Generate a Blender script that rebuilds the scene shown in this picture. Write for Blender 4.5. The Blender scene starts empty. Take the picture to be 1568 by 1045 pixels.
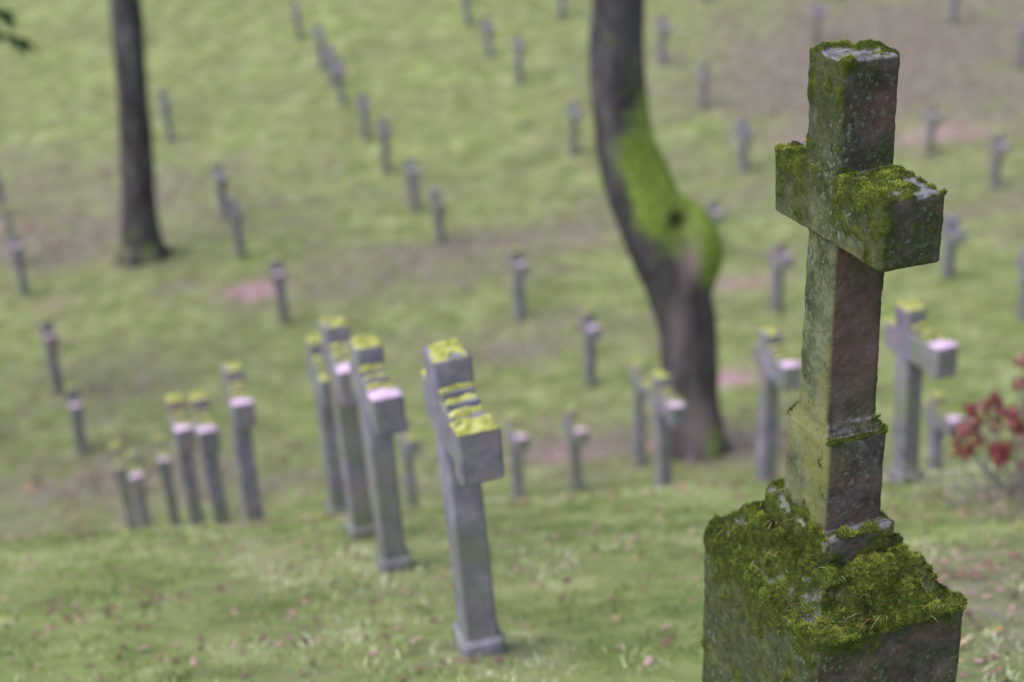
import bpy, math, random
import numpy as np
from mathutils import Vector, noise, Matrix
random.seed(3); rng=np.random.default_rng(3)
CZ=1.7
TH=math.radians(25); RO=math.radians(4)
C=bpy.context
def N3(x,y,z): return noise.noise(Vector((x,y,z)))
# ======================= helpers
def link(o): C.collection.objects.link(o); return o
def mk(name,v,f,mats,mi=None,smooth=False):
    me=bpy.data.meshes.new(name); me.from_pydata(v if isinstance(v,list) else v.tolist(),[],f if isinstance(f,list) else f.tolist())
    for m in mats: me.materials.append(m)
    if mi is not None: me.polygons.foreach_set("material_index",np.array(mi,dtype=np.int32))
    if smooth: me.polygons.foreach_set("use_smooth",np.ones(len(me.polygons),dtype=bool))
    me.update(); return link(bpy.data.objects.new(name,me))
def attr(o,name,vals):
    a=o.data.attributes.new(name,'FLOAT','POINT'); a.data.foreach_set("value",np.asarray(vals,dtype=np.float32))
class NT:
    def __init__(s,name,rough=0.9,spec=0.3):
        s.m=bpy.data.materials.new(name); s.m.use_nodes=True; s.t=s.m.node_tree; s.b=s.t.nodes["Principled BSDF"]
        s.b.inputs["Roughness"].default_value=rough; s.b.inputs["Specular IOR Level"].default_value=spec
    def n(s,ty,**k):
        x=s.t.nodes.new(ty)
        for a,b in k.items(): setattr(x,a,b)
        return x
    def l(s,a,b): s.t.links.new(a,b)
    def coord(s,kind="Object"):
        return s.n("ShaderNodeTexCoord").outputs[kind]
    def noise(s,vec,scale,detail=4,rough=0.6):
        x=s.n("ShaderNodeTexNoise"); x.inputs["Scale"].default_value=scale; x.inputs["Detail"].default_value=detail; x.inputs["Roughness"].default_value=rough
        s.l(vec,x.inputs["Vector"]); return x.outputs["Fac"]
    def ramp(s,fac,stops):
        r=s.n("ShaderNodeValToRGB"); e=r.color_ramp.elements
        while len(e)<len(stops): e.new(0.5)
        for i,(p,c) in enumerate(stops):
            e[i].position=p; e[i].color=(c[0],c[1],c[2],1) if not isinstance(c,(int,float)) else (c,c,c,1)
        s.l(fac,r.inputs["Fac"]); return r.outputs["Color"]
    def mix(s,fac,a,b,mode='MIX'):
        x=s.n("ShaderNodeMix",data_type='RGBA',blend_type=mode)
        if isinstance(fac,(int,float)): x.inputs[0].default_value=fac
        else: s.l(fac,x.inputs[0])
        for i,c in ((6,a),(7,b)):
            if isinstance(c,tuple): x.inputs[i].default_value=(*c,1)
            else: s.l(c,x.inputs[i])
        return x.outputs[2]
    def attr(s,name):
        a=s.n("ShaderNodeAttribute"); a.attribute_name=name; return a.outputs["Fac"]
    def math(s,op,a,b=0.0,clamp=False):
        x=s.n("ShaderNodeMath",operation=op,use_clamp=clamp)
        for i,c in enumerate((a,b)):
            if isinstance(c,(int,float)): x.inputs[i].default_value=c
            else: s.l(c,x.inputs[i])
        return x.outputs[0]
    def bump(s,h,strength,dist):
        x=s.n("ShaderNodeBump"); x.inputs["Strength"].default_value=strength; x.inputs["Distance"].default_value=dist
        s.l(h,x.inputs["Height"]); s.l(x.outputs[0],s.b.inputs["Normal"])
    def col(s,c): s.l(c,s.b.inputs["Base Color"]); return s.m
# ======================= terrain
PY=[-60,-20,0,3,4.4,6.1,6.9,8,9.4,11,12.5,15.8,20,22.6,31,38,50,70,110,300]
PZ=[4,1.0,-1.6,-2.7,-3.26,-4.02,-4.3,-4.8,-5.75,-6.95,-8.0,-9.5,-10.3,-10.4,-10.5,-10.0,-8.8,-5,3,30]
yy=np.arange(-60,300,0.1); zz=np.interp(yy,PY,PZ)
k=np.exp(-0.5*(np.arange(-20,21)*0.1/0.45)**2); k/=k.sum()
zz=np.convolve(np.pad(zz,20,mode='edge'),k,mode='valid')+CZ
def tz(x,y):
    b=float(np.interp(y,yy,zz))
    far=min(1,max(0,(y-9)/12))
    return b+0.05*N3(x*0.9,y*0.9,0)+far*(0.35*N3(x*0.12,y*0.12,3)+0.03*x)
# patches of leaf litter (x,y,rx,ry,amount) and pinkish fallen leaves
LIT=[(10.6,37,6,6,1),(8.0,34,3,3,.6),(-9.3,29.5,3,2.5,.8),(-5.5,17.5,3,1.7,.8),(-2.2,26,3.5,1.6,.7),(.4,22,3,1.0,.6),(1.8,4.5,.6,1.0,.9),(.6,17.5,2,1,.8),
     (3.2,16.8,1.3,1.2,.8),(-4,31,4,1.0,.4),(4,12,1.5,3,.5),(-7,22,2,2,.5),(3,29,3,1.2,.5),(-1.7,3.9,.35,.3,.7),(-1.9,3.2,.7,.4,.6),(2.9,6.4,.8,.8,.8),(9,26,3,2,.5),(-12,34,4,3,.4),(-.2,4.4,.3,.25,.5),(-.1,27.5,2.5,.9,.6),(-7.5,33,3,1.5,.4)]
PINK=[(-4.7,25.8,.5,.4,1),(3.19,19.7,.35,.35,1),(4.1,24,.8,.4,.5),(.6,17.3,.4,.3,.4),(9.6,31,1,.5,.5),(1.6,27,.4,.3,.4),(6.5,31.5,.6,.4,.3),(-8.5,26,.4,.4,.3),(-11,31,.6,.5,.4)]
def patch(L,x,y):
    s=0
    for a,b,rx,ry,w in L: s+=w*np.exp(-(((x-a)/rx)**2+((y-b)/ry)**2))
    return s
def axis(segs):
    r=[]
    for a,b,st in segs: r+=list(np.arange(a,b,st))
    return np.array(r)
xs=axis([(-160,-30,5),(-30,-8,.5),(-8,8,.16),(8,30,.5),(30,161,5)]); ys=axis([(-50,0,2.5),(0,20,.16),(20,60,.4),(60,290,5)])
nx=len(xs); ny=len(ys)
V=[(x,y,tz(x,y)) for y in ys for x in xs]
I=np.arange(nx*ny).reshape(ny,nx)
Fq=np.stack([I[:-1,:-1],I[:-1,1:],I[1:,1:],I[1:,:-1]],-1).reshape(-1,4)
g=NT("grass_ground",.85,.3); P=g.coord()
c=g.ramp(g.noise(P,1.9,10,.78),[(.3,(.08,.115,.03)),(.42,(.18,.235,.065)),(.53,(.30,.36,.12)),(.63,(.45,.49,.24)),(.75,(.70,.72,.54))])  # palest stops paint wet sheen and highlights into the ground colour
c2=g.ramp(g.noise(P,.33,6,.65),[(.38,0.0),(.62,1.0)])
c=g.mix(g.math('MULTIPLY',c2,.5),c,(.20,.20,.105))
lit=g.math('ADD',g.attr("litter"),g.math('MULTIPLY',g.math('SUBTRACT',g.noise(P,.9,10,.80),.47),3.4))
litc=g.ramp(g.noise(P,5,8,.82),[(.3,(.075,.06,.05)),(.5,(.225,.18,.165)),(.7,(.46,.38,.37))])
c=g.mix(g.ramp(lit,[(.2,0.0),(1.0,.85)]),c,litc)
pk=g.math('MULTIPLY',g.attr("pink"),g.ramp(g.noise(P,6,6,.8),[(.35,.2),(.55,1.1)]),True)
c=g.mix(pk,c,(.66,.34,.48))
g.bump(g.noise(P,14,6,.7),.4,.05)
ground=mk("grass_hillside_ground",V,Fq,[g.col(c)],smooth=True)
X=np.array([v[0] for v in V]); Y=np.array([v[1] for v in V])
attr(ground,"litter",patch(LIT,X,Y)); attr(ground,"pink",np.clip(patch(PINK,X,Y),0,1))
# ======================= grass blades
def grass(name,n,x0,x1,y0,y1,h0,h1,w,mat,bias=0.0):
    n2=n*2
    y=rng.uniform(y0,y1,n2); x=rng.uniform(x0,x1,n2)
    wid=y*.5+1.2; keep=np.abs(x)<wid
    x=x[keep][:n]; y=y[keep][:n]
    dens=np.array([N3(a*1.7,b*1.7,9)+.6*N3(a*5,b*5,2) for a,b in zip(x,y)])
    L=patch(LIT,x,y)
    kp=dens>(-.18+.9*L*rng.random(len(x))); x=x[kp];y=y[kp];L=L[kp];dens=dens[kp]
    z=np.array([tz(a,b) for a,b in zip(x,y)])
    m=len(x); h=rng.uniform(h0,h1,m)*(.8+.5*dens); a=rng.uniform(0,6.28,m); ww=w*rng.uniform(.6,1.3,m)
    lx=rng.normal(0,.55,m)*h; ly=rng.normal(0,.55,m)*h
    p=np.stack([x,y,z-.004],1); d=np.stack([np.cos(a)*ww/2,np.sin(a)*ww/2,0*a],1)
    mid=p+np.stack([lx*.35,ly*.35,h*.6],1); tip=p+np.stack([lx,ly,h],1)
    v=np.stack([p-d,p+d,mid+d*.8,mid-d*.8,tip],1).reshape(-1,3)
    b=np.arange(m)[:,None]*5
    f=[tuple(r) for r in (b+np.array([[0,1,2,3]])).tolist()]+[tuple(r) for r in (b+np.array([[3,2,4]])).tolist()]
    o=mk(name,v,f,[mat])
    big=np.array([N3(p_*.9,q_*.9,31)+.7*N3(p_*2.6,q_*2.6,17)+.9*N3(p_*8,q_*8,5) for p_,q_ in zip(x,y)])
    t=np.clip(.5+bias+.85*big+rng.normal(0,.15,m),0,1); attr(o,"tint",np.repeat(t,5)); return o
gb=NT("grass_blade",.5,.5)
gb.col(gb.ramp(gb.attr("tint"),[(0,(.08,.125,.028)),(.3,(.18,.27,.055)),(.55,(.32,.425,.11)),(.8,(.51,.58,.25)),(1,(.76,.77,.55))]))  # palest tints put blurred highlights into the blade colour
grass("grass_near",80000,-5,6,2.2,9.5,.012,.040,.006,gb.m,.08)
grass("grass_far",55000,-22,22,9,48,.03,.07,.022,gb.m,-.06)
# ======================= fallen leaves
lf=NT("fallen_leaf",.7,.3)
lf.col(lf.ramp(lf.attr("tint"),[(0,(.11,.06,.045)),(.4,(.24,.14,.11)),(.65,(.38,.23,.20)),(.8,(.46,.31,.30)),(.92,(.5,.30,.14)),(1,(.60,.50,.48))]))
def leaves():
    x=[];y=[];s=[]
    def add(n,x0,x1,y0,y1,sz,base):
        k=0
        while k<n:
            a=random.uniform(x0,x1); b=random.uniform(y0,y1)
            if abs(a)>b*.5+1.2: continue
            if random.random()<base+.7*max(0,N3(a*1.3,b*1.3,44))+.6*patch(LIT,a,b)+patch(PINK,a,b): x.append(a);y.append(b);s.append(sz*random.uniform(.6,1.3))
            k+=1
    add(13000,-5,6,2.2,9.5,.017,.10); add(26000,-22,22,9,46,.05,.08)
    vs=[];fs=[];t=[]
    for a,b,q in zip(x,y,s):
        z=tz(a,b)+.012; an=random.uniform(0,6.28); cu=random.uniform(.1,.5)*q; ti=random.uniform(-.4,.4)
        ca,sa=math.cos(an),math.sin(an)
        tt=min(1,max(0,random.random()*.8+(.2 if patch(PINK,a,b)>.4 else 0)+random.choice([0,0,0,.15])))
        i=len(vs)
        for lx,ly,lz in [(-1,0,cu),(-.4,-.6,0),(.4,-.55,0),(1.1,0,cu),(.4,.55,0.3*cu),(-.4,.6,.3*cu)]:
            lx*=q;ly*=q; vs.append((a+lx*ca-ly*sa,b+lx*sa+ly*ca,z+lz+lx*ti)); t.append(tt)
        fs.append((i,i+1,i+2,i+3)); fs.append((i,i+3,i+4,i+5))
    o=mk("fallen_leaves",vs,fs,[lf.m]); attr(o,"tint",t)
leaves()
# ======================= stone / moss materials for the distance crosses
st=NT("weathered_stone",.75,.4); P=st.coord()
oi=st.n("ShaderNodeObjectInfo").outputs["Random"]
vadd=st.n("ShaderNodeVectorMath",operation='ADD'); st.l(P,vadd.inputs[0])
cm=st.n("ShaderNodeCombineXYZ"); st.l(st.math('MULTIPLY',oi,37.0),cm.inputs[0]); st.l(st.math('MULTIPLY',oi,11.0),cm.inputs[2]); st.l(cm.outputs[0],vadd.inputs[1]); PP=vadd.outputs[0]
base=st.ramp(st.noise(PP,5,7,.75),[(.3,(.13,.115,.18)),(.5,(.25,.23,.33)),(.7,(.43,.39,.50))])
base=st.mix(st.ramp(st.noise(PP,3,5,.7),[(.44,0.0),(.62,.75)]),base,(.22,.26,.16))
base=st.mix(st.ramp(st.noise(PP,2.1,4,.7),[(.52,0.0),(.66,.65)]),base,(.36,.235,.26))
sep=st.n("ShaderNodeSeparateXYZ"); st.l(P,sep.inputs[0])
gr=st.math('MULTIPLY',st.ramp(sep.outputs["Z"],[(.05,1.0),(.4,0.0)]),st.ramp(st.noise(PP,8,5,.7),[(.4,.1),(.6,.8)]))
base=st.mix(gr,base,(.16,.19,.10))
st.bump(st.noise(PP,40,6,.7),.5,.01)
stone=st.col(base)
ym=NT("yellow_moss",.95,.1); P=ym.coord()
ymoss=ym.col(ym.ramp(ym.noise(P,26,6,.75),[(.32,(.16,.17,.05)),(.46,(.36,.38,.09)),(.58,(.56,.57,.18)),(.70,(.70,.67,.50))]))
pl=NT("pale_sky_sheen",.6,.4); P=pl.coord()  # sky reflection on the arm tops, painted as pale lilac colour
psheen=pl.col(pl.ramp(pl.noise(P,30,5,.7),[(.3,(.60,.38,.60)),(.5,(.84,.60,.86)),(.7,(.90,.76,.92))]))
def bevbox(v,f,mi,x0,x1,y0,y1,z0,z1,b=.01,m=0,jit=.003):
    i0=len(v); idx={}
    cx=(x0,x1);cy=(y0,y1);cz=(z0,z1)
    for i in (0,1):
        for j in (0,1):
            for k_ in (0,1):
                sx=b*(1 if i==0 else -1);sy=b*(1 if j==0 else -1);sz=b*(1 if k_==0 else -1)
                jx=random.uniform(-jit,jit);jy=random.uniform(-jit,jit);jz=random.uniform(-jit,jit)
                for ax in range(3):
                    p=[cx[i]+sx+jx,cy[j]+sy+jy,cz[k_]+sz+jz]; p[ax]-=(sx,sy,sz)[ax]
                    idx[(i,j,k_,ax)]=len(v); v.append(tuple(p))
    def q(*a): f.append(tuple(idx[t] for t in a)); mi.append(m)
    for ax in range(3):
        o1,o2=[a for a in range(3) if a!=ax]
        for s in (0,1):
            def key(a,b_):
                t=[0,0,0];t[ax]=s;t[o1]=a;t[o2]=b_; return (*t,ax)
            q(key(0,0),key(1,0),key(1,1),key(0,1))
    for ax in range(3):
        o1,o2=[a for a in range(3) if a!=ax]
        for a in (0,1):
            for b_ in (0,1):
                t=[0,0,0];t[o1]=a;t[o2]=b_; u=list(t);u[ax]=1
                q((*t,o1),(*u,o1),(*u,o2),(*t,o2))
    for i in (0,1):
        for j in (0,1):
            for k_ in (0,1): q((i,j,k_,0),(i,j,k_,1),(i,j,k_,2))
def pad(v,f,mi,x0,x1,y0,y1,z,h,m,n=8,holes=.0):
    i0=len(v); s=random.uniform(0,99)
    for j in range(n+1):
        for i in range(n+1):
            x=x0+(x1-x0)*i/n; y=y0+(y1-y0)*j/n; e=min(i,n-i,j,n-j)/(n/2); e=min(1,e*1.6)
            hh=h*(e**.5)*(.75+.9*N3(x*30+s,y*30,s)) if e>0 else -.004
            if holes and N3(x*18+s*2,y*18,s)>.5-holes: hh=-.004
            jx=.005*N3(x*40,y*40,s+5)
            v.append((x+jx,y+jx,z+hh))
    for j in range(n):
        for i in range(n):
            a=i0+j*(n+1)+i; f.append((a,a+1,a+n+2,a+n+1)); mi.append(m)
def stone_cross(x,y,H,near=.28,far=.12,ridges=True,rot=None,lean=None,moss=1.0,pale=False,nm="stone_cross",fat=0,tilt=1.3,drop=.135):
    v=[];f=[];mi=[]; w=.066+fat;t=.061+fat
    r=lambda s:random.uniform(-s,s)
    at=H-drop+r(.012); ab=at-.17
    bevbox(v,f,mi,-.077-fat,.077+fat,-.084-fat,.084+fat,-.25,.115,.012)
    bevbox(v,f,mi,-t+.004,t-.004,-w+.004,w-.004,.10,ab+.01)
    bevbox(v,f,mi,-t-.003,t+.003,-w-.003,w+.003,ab-.003,H)
    bevbox(v,f,mi,-t,t,-w-near+.09,w+far,ab,at,.008)
    bevbox(v,f,mi,-t-.01,t+.01,-w-near,-w-near+.1,ab-.012,at+.008,.01)
    if ridges:   # stepped blocks along the upper edge of the arm
        L=near-.1; n=3
        for i in range(n):
            a=-w-near+.1+L*i/n; hz=.012+.016*i
            bevbox(v,f,mi,-t+.006,t-.006,a+.010,a+L/n-.010,at-.01,at+hz,.004)
            if moss>0: pad(v,f,mi,-t+.002,t-.002,a+.012,a+L/n-.012,at+hz,.016,1)
    if moss>0:
        hs=random.choice([.08,.18,.28])
        pad(v,f,mi,-t,t,-w,w,H,.014,1,10,hs)
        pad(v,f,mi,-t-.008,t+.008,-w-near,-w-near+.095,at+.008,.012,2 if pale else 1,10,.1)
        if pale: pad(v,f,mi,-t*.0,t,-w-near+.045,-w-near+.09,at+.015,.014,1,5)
        pad(v,f,mi,-t,t,w,w+far,at,.016,1,10,hs)
    o=mk(nm,v,f,[stone,ymoss,psheen],mi)
    o.location=(x,y,tz(x,y)-.02); o.rotation_euler=(math.radians(r(tilt)),math.radians(r(tilt) if lean is None else lean),math.radians(18.5) + r(.05) if rot is None else math.radians(rot))
    return o
MID=[(-0.19,4.40,1.22,0),(-0.64,6.10,1.23,1),(-0.87,6.90,1.28,1),(-1.16,8.20,1.26,0),(-1.90,9.10,1.27,1),(-2.33,10.0,1.32,1),(-2.63,10.4,1.4,1),(-4.03,15.0,1.33,1),(-4.53,15.0,1.3,0),(-4.23,14.5,1.2,1),(-.05,15.5,1.16,1),(.67,15.8,1.12,1),(1.22,11.2,1.48,1),(1.50,16.5,1.45,0),(1.77,9.4,1.34,1),(2.25,7.6,1.15,1),(3.99,12.5,1.23,1),(-1.28,15.0,1.32,0)]
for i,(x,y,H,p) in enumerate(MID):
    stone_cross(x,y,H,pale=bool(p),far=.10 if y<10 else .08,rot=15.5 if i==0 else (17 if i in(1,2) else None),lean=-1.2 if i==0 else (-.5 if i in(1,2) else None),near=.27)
BG=[(-7.87,35.15),(-5.91,30.30),(-5.21,27.75),(-3.93,24.05),(-7.39,21.95),(-6.27,19.1),(-9.2,26.6),(-9.84,28.4),(-10.95,31.4),(-5.35,42),(-4.53,39.6),(-3.81,36.5),(-3.06,33.9),(-2.52,32),(-1.83,29.7),(-1.24,27.6),(-.06,39.1),(-.61,41.6),(.63,36.8),(1.65,32),(.17,23.1),(1.14,20.2),(4.24,37),(4.81,33.9),(5.16,30.3),(3.76,25.4),(8.1,37.1),(9.0,30),(9.52,27.3),(4.35,22.4),(7.38,23.1),(7.86,20.8),(11.8,37.9),(12.4,34.4),
    (-13.5,30),(-14,36),(13,27),(14.5,31),(-12,24.5),(-4.15,38.1),(2.0,41.5),(6.0,41.5),(9.6,41.0)]
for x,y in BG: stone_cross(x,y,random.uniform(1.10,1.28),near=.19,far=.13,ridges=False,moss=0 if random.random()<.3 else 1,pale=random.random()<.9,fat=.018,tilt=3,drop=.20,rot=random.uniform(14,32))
# ======================= foreground cross
W0=Vector((.705,2.945,CZ)); ROT=math.radians(18.5)
def fgbuild():
    v=[];f=[];mi=[]
    B=lambda *a,**k:bevbox(v,f,mi,*a,**k)
    B(-.1925,.1925,-.262,.275,-2.75,-2.01,b=.012)
    i0=len(v)
    for (hx,hy,z) in [(.18,.25,-2.03),(.12,.18,-1.925)]:
        for sx,sy in [(-1,-1),(1,-1),(1,1),(-1,1)]: v.append((hx*sx,hy*sy,z))
    f.append((i0+3,i0+2,i0+1,i0));mi.append(0); f.append((i0+4,i0+5,i0+6,i0+7));mi.append(0)
    for a in range(4): f.append((i0+a,i0+(a+1)%4,i0+4+(a+1)%4,i0+4+a)); mi.append(0)
    B(-.094,.094,-.118,.15,-1.98,-1.852,b=.010)
    B(-.076,.076,-.088,.088,-1.86,-1.63,b=.006)
    i0=len(v)
    for (hx,hy,z) in [(.074,.086,-1.64),(.060,.062,-1.595)]:
        for sx,sy in [(-1,-1),(1,-1),(1,1),(-1,1)]: v.append((hx*sx,hy*sy,z))
    f.append((i0+3,i0+2,i0+1,i0));mi.append(0); f.append((i0+4,i0+5,i0+6,i0+7));mi.append(0)
    for a in range(4): f.append((i0+a,i0+(a+1)%4,i0+4+(a+1)%4,i0+4+a)); mi.append(0)
    B(-.062,.062,-.061,.061,-1.65,-1.15,b=.006)
    B(-.068,.068,-.065,.065,-1.17,-.79,b=.005)
    B(-.072,.070,-.240,.18,-1.172,-1.025,b=.005)
    return v,f,mi
v,f,mi=fgbuild()
tmp=mk("tmp",v,f,[]); md=tmp.modifiers.new("r",'REMESH'); md.mode='VOXEL'; md.voxel_size=.0034; md.use_smooth_shade=True
dg=C.evaluated_depsgraph_get(); me=bpy.data.meshes.new_from_object(tmp.evaluated_get(dg)); bpy.data.objects.remove(tmp)
n=len(me.vertices); co=np.empty(n*3);me.vertices.foreach_get("co",co);co=co.reshape(-1,3)
no=np.empty(n*3);me.vertices.foreach_get("normal",no);no=no.reshape(-1,3)
moss=np.zeros(n);algae=np.zeros(n);disp=np.zeros(n);film=np.zeros(n)
sm=lambda a,b,t:(lambda q:q*q*(3-2*q))(min(1,max(0,(t-a)/(b-a))))
for i in range(n):
    x,y,z=co[i]; nxx,nyy,nz=no[i]
    n1=N3(x*9,y*9,z*9); n2=N3(x*30,y*30,z*30+7); n3=N3(x*90,y*90,z*90)
    up=sm(.25,.75,nz); left=max(0,-nxx); nearf=max(0,-nyy)
    ex=sm(.05,.066,abs(x)); ey=sm(.045,.063,abs(y))
    if z<-1.9:   # pedestal
        edge=sm(-2.12,-2.01,z)
        mo=max(up*(.95+.35*n2+.3*n1), left*(.30+.45*edge+.5*n1+.5*n2), (1-left)*(.0+.58*edge+.5*n1+.4*n2)-.12)
        th=.004+.016*up; film[i]=.75-.3*nearf
        if z<-2.6: mo*=.5
    elif z<-1.6:
        mo=max(up*(.70+.8*n1+.6*n2), left*(.05+.75*sm(-1.75,-1.88,z)+.5*n1+.45*n2), .5*sm(-1.82,-1.88,z)+.5*n1-.10)
        th=.008; film[i]=.12-.1*nearf
    else:
        h=sm(-1.5,-1.0,z); arm=sm(-1.08,-1.03,z) if abs(y)>.07 else 0
        top=up*((.30 if z>-.9 else .50)+.8*n1+.9*n2+.25*ex)
        mo=max(top, left*(.02+.24*h+.34*arm+.46*ey*h*(1 if abs(y)<.07 else .15)+.7*n1+.75*n2), nearf*(-.18+.34*h+.12*ex+.15*sm(-1.0,-.8,z)+.7*n1+.6*n2), max(0,nyy)*(.2+.5*n1))
        if z<-1.18: mo-=.10
        th=.003+.005*up; film[i]=.20+.6*h*(.6+.4*left)-.15*nearf*(1-h)+.5*n1
    mo=min(1,max(0,mo)); moss[i]=mo
    algae[i]=min(1,max(0,(left*1.0+.04+.30*n1)*(1-.40*sm(-1.3,-1.0,z))))
    m2=sm(.35,.7,mo)
    disp[i]=.0022*n1+.0018*n2+.0014*n3+m2*th*(.5+1.0*max(-.3,N3(x*22+5,y*22,z*22))+.6*n2+.35*n3)
co2=co+no*disp[:,None]
me.vertices.foreach_set("co",co2.reshape(-1)); me.update()
fs_=NT("mossy_sandstone",.9,.25); P=fs_.coord()
dark=fs_.ramp(fs_.noise(P,11,10,.74),[(.3,(.025,.021,.022)),(.46,(.085,.072,.073)),(.6,(.18,.15,.155)),(.75,(.34,.31,.325))])
red=fs_.mix(fs_.ramp(fs_.noise(P,6,5,.65),[(.42,0.0),(.58,.7)]),dark,(.21,.12,.115))
sage=fs_.ramp(fs_.noise(P,13,10,.75),[(.3,(.06,.075,.04)),(.46,(.15,.18,.10)),(.6,(.27,.30,.19)),(.76,(.42,.45,.33))])
sage=fs_.mix(fs_.ramp(fs_.noise(P,5,5,.7),[(.44,0.0),(.60,.65)]),sage,(.33,.32,.10))
c=fs_.mix(fs_.attr("algae"),red,sage)
fl=fs_.math('ADD',fs_.attr("film"),fs_.math('MULTIPLY',fs_.math('SUBTRACT',fs_.noise(P,16,10,.76),.5),2.4))
c=fs_.mix(fs_.ramp(fl,[(.25,0.0),(.75,.85)]),c,fs_.ramp(fs_.noise(P,40,7,.75),[(.35,(.022,.032,.013)),(.55,(.065,.088,.034)),(.7,(.13,.165,.07))]))
lm=fs_.math('MULTIPLY',fs_.ramp(fs_.noise(P,75,4,.7),[(.54,0.0),(.62,1.0)]),fs_.ramp(fs_.noise(P,8,7,.75),[(.48,0.0),(.62,.75)]))
c=fs_.mix(lm,c,(.32,.40,.32))
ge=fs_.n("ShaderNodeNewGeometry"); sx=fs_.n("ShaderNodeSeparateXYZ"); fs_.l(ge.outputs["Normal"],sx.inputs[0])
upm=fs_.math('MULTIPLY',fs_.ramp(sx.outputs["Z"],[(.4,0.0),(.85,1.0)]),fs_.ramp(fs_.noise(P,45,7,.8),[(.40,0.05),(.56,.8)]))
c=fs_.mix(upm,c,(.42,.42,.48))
mn=fs_.math('ADD',fs_.attr("moss"),fs_.math('MULTIPLY',fs_.math('SUBTRACT',fs_.noise(P,70,7,.8),.5),1.2))
mossc=fs_.ramp(fs_.noise(P,45,6,.75),[(.28,(.02,.028,.008)),(.48,(.065,.09,.016)),(.62,(.13,.16,.028)),(.78,(.22,.24,.05))])
c=fs_.mix(fs_.ramp(mn,[(.38,0.0),(.52,1.0)]),c,mossc)
fs_.bump(fs_.math('ADD',fs_.noise(P,70,9,.8),fs_.math('MULTIPLY',fs_.noise(P,260,4,.7),.4)),1.0,.008)
me.materials.append(fs_.col(c))
root=link(bpy.data.objects.new("mossy_stone_cross",None))
body=link(bpy.data.objects.new("cross_and_pedestal",me)); body.parent=root
attr(body,"moss",moss); attr(body,"algae",algae); attr(body,"film",np.clip(film,0,1))
root.matrix_world=Matrix.Translation(W0+Vector((0,0,-1.9)))@Matrix.Rotation(ROT,4,'Z')@Matrix.Rotation(math.radians(1.2),4,'Y')@Matrix.Translation((0,0,1.9))
me.update(); no2=np.empty(n*3);me.vertices.foreach_get("normal",no2);no2=no2.reshape(-1,3)
def tufts(n_t):
    up=np.clip(no2[:,2],0,1)
    w=np.clip(moss-.40,0,1)*(.40+1.2*up)*(co2[:,2]>-2.6); w=w/w.sum()
    ids=rng.choice(n,n_t,p=w)
    p=co2[ids]+rng.normal(0,.0016,(n_t,3)); nn=no2[ids]
    upv=up[ids]; ped=(co2[ids][:,2]<-1.84)
    clump=np.array([N3(a*28,b*28,c_*28)+.5*N3(a*70,b*70,c_*70) for a,b,c_ in p])
    L=(.003+.006*rng.random(n_t))*(.4+.7*upv)*(1+.7*clump)*np.where(ped,1.0,.6)
    d=nn+rng.normal(0,.5,(n_t,3))+np.array([0,0,.25]); d/=np.linalg.norm(d,axis=1)[:,None]
    s=np.cross(d,rng.normal(0,1,(n_t,3))); s/=np.linalg.norm(s,axis=1)[:,None]
    wv=(.0005+.0008*rng.random(n_t))[:,None]
    p=p-nn*.001
    v=np.stack([p-s*wv,p+s*wv,p+d*L[:,None]],1).reshape(-1,3)
    o=mk("moss_tufts",v,np.arange(n_t*3).reshape(-1,3),[])
    br=np.array([N3(a*7,b*7,c_*7+3) for a,b,c_ in p])
    t=np.clip(.55+.75*clump+.45*br+rng.normal(0,.17,n_t)-.2*(1-upv),0,1)
    tt=np.stack([t*.5,t*.5,t],1).reshape(-1); attr(o,"tint",tt); o.parent=root; return o
mt=NT("moss_leaf",.8,.15)
mt.col(mt.ramp(mt.attr("tint"),[(0,(.026,.035,.009)),(.3,(.12,.16,.025)),(.55,(.25,.31,.05)),(.8,(.43,.47,.085)),(1,(.52,.48,.18))]))
tf=tufts(140000); tf.data.materials.append(mt.m)
nd=NT("dry_needle",.7,.3); nd.col(nd.ramp(nd.attr("tint"),[(0,(.16,.07,.035)),(1,(.5,.4,.24))]))
vs=[];fc=[];tn=[]
cand=np.where((co2[:,2]>-2.03)&(no2[:,2]>.6)&(co2[:,2]<-1.8))[0]
for _ in range(170):
    p=Vector(co2[random.choice(cand)])+Vector((0,0,.005)); d=Vector((random.gauss(0,1),random.gauss(0,1),random.gauss(.1,.35))).normalized(); L=random.uniform(.012,.045); s=d.cross(Vector((0,0,1))).normalized()*.0007
    i=len(vs); q=p+d*L*.5+Vector((0,0,.003)); e=p+d*L
    vs+=[tuple(p-s),tuple(p+s),tuple(q+s),tuple(q-s),tuple(e)]; fc+=[(i,i+1,i+2,i+3),(i+3,i+2,i+4)]; tn+=[random.random()]*5
o=mk("dry_needles",vs,fc,[nd.m]); attr(o,"tint",tn); o.parent=root
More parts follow.
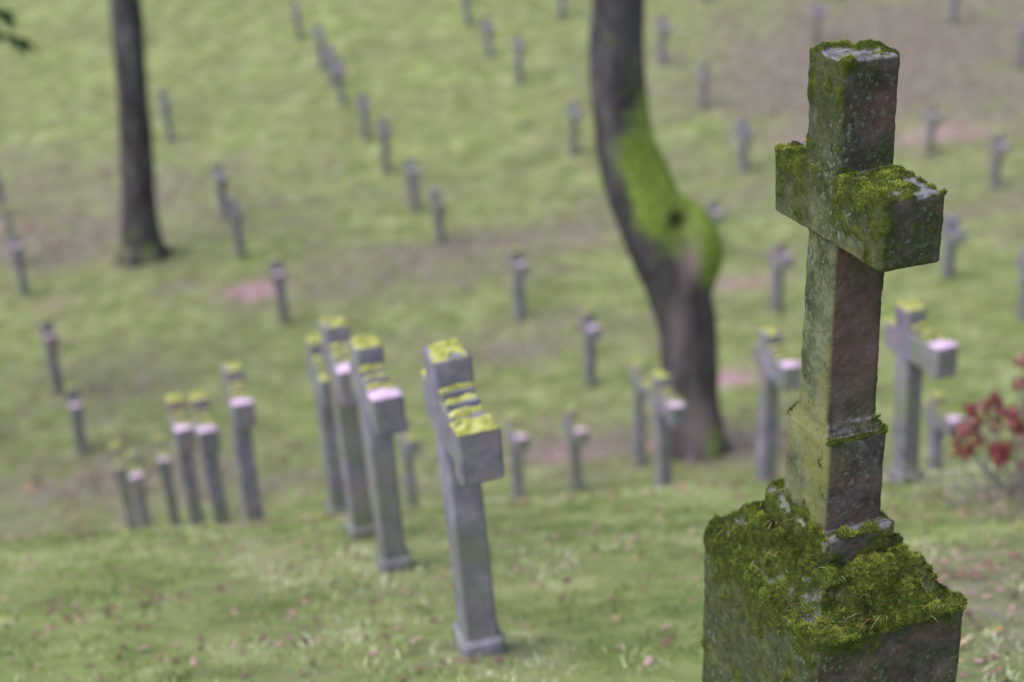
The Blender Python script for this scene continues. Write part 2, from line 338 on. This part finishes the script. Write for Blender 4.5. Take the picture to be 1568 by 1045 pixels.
# ======================= trees
bk=NT("bark",.9,.2); P=bk.coord()
mp=bk.n("ShaderNodeMapping"); mp.inputs["Scale"].default_value=(1,1,.25); bk.l(P,mp.inputs[0])
bc=bk.ramp(bk.noise(mp.outputs[0],6,9,.8),[(.3,(.028,.024,.03)),(.45,(.07,.062,.073)),(.58,(.15,.135,.155)),(.72,(.40,.37,.41))])
mm=bk.math('ADD',bk.attr("moss"),bk.math('MULTIPLY',bk.math('SUBTRACT',bk.noise(P,3,6,.7),.5),1.3))
bc=bk.mix(bk.ramp(mm,[(.3,0.0),(.65,.97)]),bc,bk.ramp(bk.noise(P,9,6,.75),[(.3,(.12,.19,.03)),(.5,(.29,.40,.07)),(.7,(.48,.58,.15))]))
bc=bk.mix(bk.math('MULTIPLY',bk.attr("scar"),.85,True),bc,(.46,.34,.38))
bc=bk.mix(bk.math('MULTIPLY',bk.attr("hollow_shade"),.95,True),bc,(.02,.012,.012))  # shade of the trunk hollow painted dark on the bark, no real hole
bk.bump(bk.noise(mp.outputs[0],14,6,.7),.9,.06); bark=bk.col(bc)
def tube(V,Fc,pts,rad,seg=14,rough=.06,s=0):
    pts=[Vector(p) for p in pts]; i0=len(V); m=len(pts); ref=Vector((1,0,0))
    for a in range(m):
        t=(pts[min(a+1,m-1)]-pts[max(a-1,0)]).normalized(); u=ref-t*ref.dot(t)
        if u.length<.1: u=Vector((0,1,0))-t*t.y
        u.normalize(); w=t.cross(u)
        for b in range(seg):
            an=6.28318*b/seg; d=u*math.cos(an)+w*math.sin(an)
            rr=rad[a]*(1+rough*2.2*N3(d.x*1.3+s,d.y*1.3,pts[a].z*.8)+rough*N3(d.x*4,d.y*4,pts[a].z*2+s))
            V.append(tuple(pts[a]+d*rr))
    for a in range(m-1):
        for b in range(seg):
            Fc.append((i0+a*seg+b,i0+a*seg+(b+1)%seg,i0+(a+1)*seg+(b+1)%seg,i0+(a+1)*seg+b))
    Fc.append(tuple(i0+(m-1)*seg+b for b in range(seg))); return i0
def spline(pts,rad,n):
    P_=[];R_=[]; m=len(pts)
    for i in range(m-1):
        p0=Vector(pts[max(i-1,0)]);p1=Vector(pts[i]);p2=Vector(pts[i+1]);p3=Vector(pts[min(i+2,m-1)])
        for j in range(n):
            t=j/n; P_.append(.5*((2*p1)+(p2-p0)*t+(2*p0-5*p1+4*p2-p3)*t*t+(3*p1-p0-3*p2+p3)*t**3)); R_.append(rad[i]*(1-t)+rad[i+1]*t)
    P_.append(Vector(pts[-1]));R_.append(rad[-1]); return P_,R_
def branch(V,Fc,p,d,L,r,depth):
    pts=[p];rad=[r];q=Vector(p);dd=Vector(d)
    for i in range(4):
        dd=(dd+Vector((random.gauss(0,.16),random.gauss(0,.16),random.gauss(.06,.1)))).normalized(); q=q+dd*L/4; pts.append(q.copy()); rad.append(r*(1-.17*(i+1)))
    tube(V,Fc,pts,rad,seg=8 if r>.05 else 4,s=random.random()*9)
    if depth<=0: return
    for i in range(random.choice([2,3,3])):
        k_=random.choice([2,3,4]); nd_=(dd+Vector((random.gauss(0,.6),random.gauss(0,.6),random.gauss(.25,.3)))).normalized()
        branch(V,Fc,pts[k_],nd_,L*random.uniform(.55,.75),rad[k_]*.62,depth-1)
def tree(name,pts,rad,y,flare,crown_pts,mossfn=None,extra=None,scar=None,hollow_shade=None):
    V_=[];F_=[]
    P_,R_=spline([(p[0],y+(p[2] if len(p)>2 else 0),CZ+p[1]) for p in pts],rad,6)
    tube(V_,F_,P_,R_,seg=28,rough=.085,s=y)
    b=P_[0]
    for a in range(6):
        an=a*1.05+.3; d=Vector((math.cos(an),math.sin(an),0)); R0=rad[0]
        tube(V_,F_,[b+d*R0*.35+Vector((0,0,R0*1.3)),b+d*R0*.8+Vector((0,0,R0*.35)),b+d*R0*(1+flare)+Vector((0,0,-.12)),b+d*R0*(1.4+flare)+Vector((0,0,-.4))],[R0*.45,R0*.4,R0*.25,R0*.1],seg=8,s=a)
    if extra: extra(V_,F_)
    for (p,d,L,r) in crown_pts: branch(V_,F_,Vector(p),Vector(d).normalized(),L,r,4)
    o=mk(name,V_,F_,[bark],smooth=True)
    A=np.array(V_); Z=np.zeros(len(A))
    attr(o,"moss",mossfn(A) if mossfn else Z); attr(o,"scar",scar(A) if scar else Z); attr(o,"hollow_shade",hollow_shade(A) if hollow_shade else Z); return o
def burl(V_,F_):
    Yb=16.78
    P_,R_=spline([(2.17,Yb,CZ-8.2),(2.2,Yb,CZ-7.6),(2.27,Yb-.03,CZ-7.15),(2.34,Yb-.05,CZ-6.82),(2.27,Yb-.05,CZ-6.48),(2.04,Yb-.04,CZ-6.24),(1.87,Yb,CZ-6.05)],[.22,.25,.28,.28,.25,.2,.12],6); tube(V_,F_,P_,R_,seg=20,rough=.14,s=3)
ctp=[(2.25,-10.1),(2.23,-9.6),(2.2,-8.8),(2.19,-7.99),(2.10,-7.36),(1.95,-6.83),(1.74,-6.31),(1.54,-5.73),(1.45,-5.09),(1.42,-4.32),(1.44,-3.6),(1.5,-2.2),(1.42,-.5),(1.5,1.0)]
ctr=[.50,.43,.36,.34,.37,.42,.42,.38,.34,.31,.29,.24,.2,.14]
cr=[((1.5,16.8,CZ-2.0),(.8,.2,1),3,.12),((1.48,16.8,CZ-1.6),(-.9,.3,1),3,.12),((1.45,16.8,CZ-.8),(.2,-.5,1.2),2.6,.1),((1.45,16.8,CZ-.4),(.1,.9,1),2.8,.1),((1.5,16.8,CZ+.6),(.5,-.2,1),2.4,.09),((1.5,16.8,CZ+1),(-.3,.1,1),2.4,.1)]
def cm_(A):
    x=A[:,0];z=A[:,2]-CZ
    t=np.exp(-((z+5.9)/.95)**2); cx=np.interp(z,[-7,-6.3,-5.7,-5],[2.15,1.75,1.55,1.44])
    return t*np.clip(.85+(x-cx)*1.9,0,1.15)+.4*np.exp(-((z+9.4)/.6)**2)*(x>2.3)+.25*np.exp(-((z+4.2)/.5)**2)+.8*np.exp(-(((x-2.50)/.16)**2+((z+6.75)/.4)**2))
def cs_(A):
    x=A[:,0];z=A[:,2]-CZ
    return np.exp(-(((x-2.16)/.13)**2+((z+6.8)/.30)**2))+.6*np.exp(-(((x-2.2)/.25)**2+((z+9)/.4)**2))+.5*np.exp(-(((x-2.05)/.12)**2+((z+7.6)/.4)**2))
def ck_(A):
    x=A[:,0];z=A[:,2]-CZ
    return 1.3*np.exp(-(((x-2.02)/.12)**2+((z+6.27)/.11)**2))
tree("leaning_deciduous_tree",ctp,ctr,16.8,.12,cr,cm_,burl,cs_,ck_)
ltp=[(-7.24,-11.0),(-7.24,-10.6),(-7.2,-10.1),(-7.1,-9.2),(-6.98,-8.1),(-6.86,-6.9),(-6.73,-5.6),(-6.6,-3.6),(-6.5,-1),(-6.4,1.5)]
ltr=[.50,.46,.36,.33,.31,.295,.28,.23,.17,.1]
cr=[((-6.5,28.2,CZ-2.5),(.8,.2,.9),3,.1),((-6.55,28.2,CZ-2),(-.9,-.3,.9),3,.1),((-6.5,28.2,CZ-1),(.2,.8,1),3,.1),((-6.5,28.2,CZ-.2),(.3,-.8,1),2.6,.09),((-6.4,28.2,CZ+1),(-.3,.2,1),2.4,.09)]
tree("straight_deciduous_tree",ltp,ltr,28.2,.2,cr,lambda A:.4*np.exp(-((A[:,2]-CZ+10.4)/.5)**2))
sn=NT("spruce_needles",.8,.2); sn.col(sn.ramp(sn.attr("tint"),[(0,(.015,.04,.015)),(.6,(.045,.10,.035)),(1,(.1,.17,.06))]))
def spruce(x,y,h):
    z0=tz(x,y); V_=[];F_=[]
    tube(V_,F_,[(x,y,z0-.3),(x,y,z0+1),(x+.05,y,z0+h*.5),(x,y,z0+h)],[.3,.24,.15,.03],seg=14)
    t=[0]*len(V_)
    z=6.65
    while z<h-.3:
        R=3.0*(1-(z-6)/(h-5.5))+.2
        for b in range(8):
            an=random.uniform(0,6.28) if z>7.0 else b*.785; L=R*random.uniform(.8,.95)
            d=Vector((math.cos(an),math.sin(an),0)); p0=Vector((x,y,z0+z))
            pts=[p0+d*L*s_+Vector((0,0,-.33*L*s_*s_+.1*L*s_)) for s_ in (0,.3,.6,1)]
            tube(V_,F_,pts,[.035,.025,.015,.005],seg=4); t+= [0]*(len(V_)-len(t))
            mi_b.extend([0]*(len(F_)-len(mi_b)))
            for k_ in range(70):
                s_=random.random()**.7; q=p0+d*L*s_+Vector((0,0,-.33*L*s_*s_+.1*L*s_)); sd=Vector((-d.y,d.x,0))*random.choice((-1,1))
                e=q+(sd*random.uniform(.1,.4)+d*random.uniform(.05,.3))*(1.1-s_*.6)+Vector((0,0,random.uniform(-.22,.02))); w_=d*.035+Vector((0,0,.02))
                i=len(V_); V_.extend([tuple(q-w_),tuple(q+w_),tuple(e+w_*.4),tuple(e-w_*.4)]); F_.append((i,i+1,i+2,i+3)); t.extend([random.random()]*4); mi_b.append(1)
        z+=random.uniform(.32,.45)
    mi_b.extend([0]*(len(F_)-len(mi_b)))
    o=mk("spruce_tree",V_,F_,[bark,sn.m],mi_b); attr(o,"tint",t); attr(o,"moss",np.zeros(len(V_)))
mi_b=[]
spruce(-8.9,20,14)
# ======================= shrub with dried red flower heads
tw=NT("twig",.8,.2); tw.col(tw.ramp(tw.noise(tw.coord(),20),[(.3,(.16,.14,.13)),(.7,(.42,.41,.40))]))
rd=NT("dried_red_bloom",.7,.2); rd.col(rd.ramp(rd.attr("tint"),[(0,(.09,.02,.025)),(.5,(.25,.06,.065)),(.85,(.38,.15,.15)),(1,(.45,.30,.27))]))
def shrub(x,y):
    V_=[];F_=[];mi_=[];t=[]
    for k_ in range(100):
        if k_<92: hx=random.uniform(-.22,.85); hy=random.uniform(-.4,.5); hz=random.uniform(.16,.88) if hx>.0 else random.uniform(.25,.6)
        else: hx=random.uniform(-.85,-.3); hy=random.uniform(-.3,.3); hz=random.uniform(.10,.30)
        bx=x+hx*.45+.1+random.gauss(0,.08); by=y+hy*.5+random.gauss(0,.08)
        b=Vector((bx,by,tz(bx,by)-.03)); h=Vector((x+hx,y+hy,tz(x+hx,y+hy)+hz)); m_=b.lerp(h,.55)+Vector((random.gauss(0,.06),random.gauss(0,.06),.05))
        tube(V_,F_,[b,m_,h],[.006,.005,.003],seg=5)
        mi_+= [0]*(len(F_)-len(mi_)); t+=[0]*(len(V_)-len(t))
        if k_>=92 : continue
        R=random.uniform(.03,.065); c0=random.random()*.6
        for j in range(60):
            d=Vector((random.gauss(0,1),random.gauss(0,1),random.gauss(.2,.8))).normalized(); p=h+d*R*random.uniform(.4,1.2); u=d.orthogonal().normalized()*.011; w_=d.cross(u)
            i=len(V_); V_+= [tuple(p-u-w_*.6),tuple(p+u*.8-w_),tuple(p+u+w_*.7+d*.006),tuple(p-u*.7+w_)]; F_.append((i,i+1,i+2,i+3)); mi_.append(1); t+=[min(1,c0+random.random()*.5)]*4
    o=mk("dried_hydrangea_shrub",V_,F_,[tw.m,rd.m],mi_); attr(o,"tint",t)
shrub(2.56,6.75)
# ======================= light
w=bpy.data.worlds.new("World"); C.scene.world=w; w.use_nodes=True; nt=w.node_tree
sky=nt.nodes.new("ShaderNodeTexSky"); sky.sky_type='NISHITA'; sky.sun_disc=False; sky.sun_elevation=math.radians(55); sky.sun_rotation=math.radians(244)
sky.air_density=1.0; sky.dust_density=3.0; sky.ozone_density=1.5
nt.links.new(sky.outputs[0],nt.nodes["Background"].inputs[0]); nt.nodes["Background"].inputs[1].default_value=.15
sl=bpy.data.lights.new("sun","SUN"); sl.energy=2.5; sl.angle=math.radians(75); sl.color=(1,.97,.96)
so=link(bpy.data.objects.new("sun",sl)); so.rotation_euler=Vector((-.45,-.25,.9)).to_track_quat('Z','Y').to_euler()
# ======================= camera
cam=bpy.data.cameras.new("camera"); co_=link(bpy.data.objects.new("camera",cam))
cam.sensor_width=36; cam.lens=52.8; cam.clip_start=.05; cam.clip_end=1500
co_.matrix_world=Matrix.Translation((0,0,CZ))@Matrix.Rotation(math.pi/2-TH,4,'X')@Matrix.Rotation(-RO,4,'Z')
cam.dof.use_dof=True; cam.dof.focus_distance=3.08; cam.dof.aperture_fstop=1.75
C.scene.camera=co_
vs_=C.scene.view_settings; vs_.view_transform='Standard'; vs_.look='None'; vs_.exposure=0
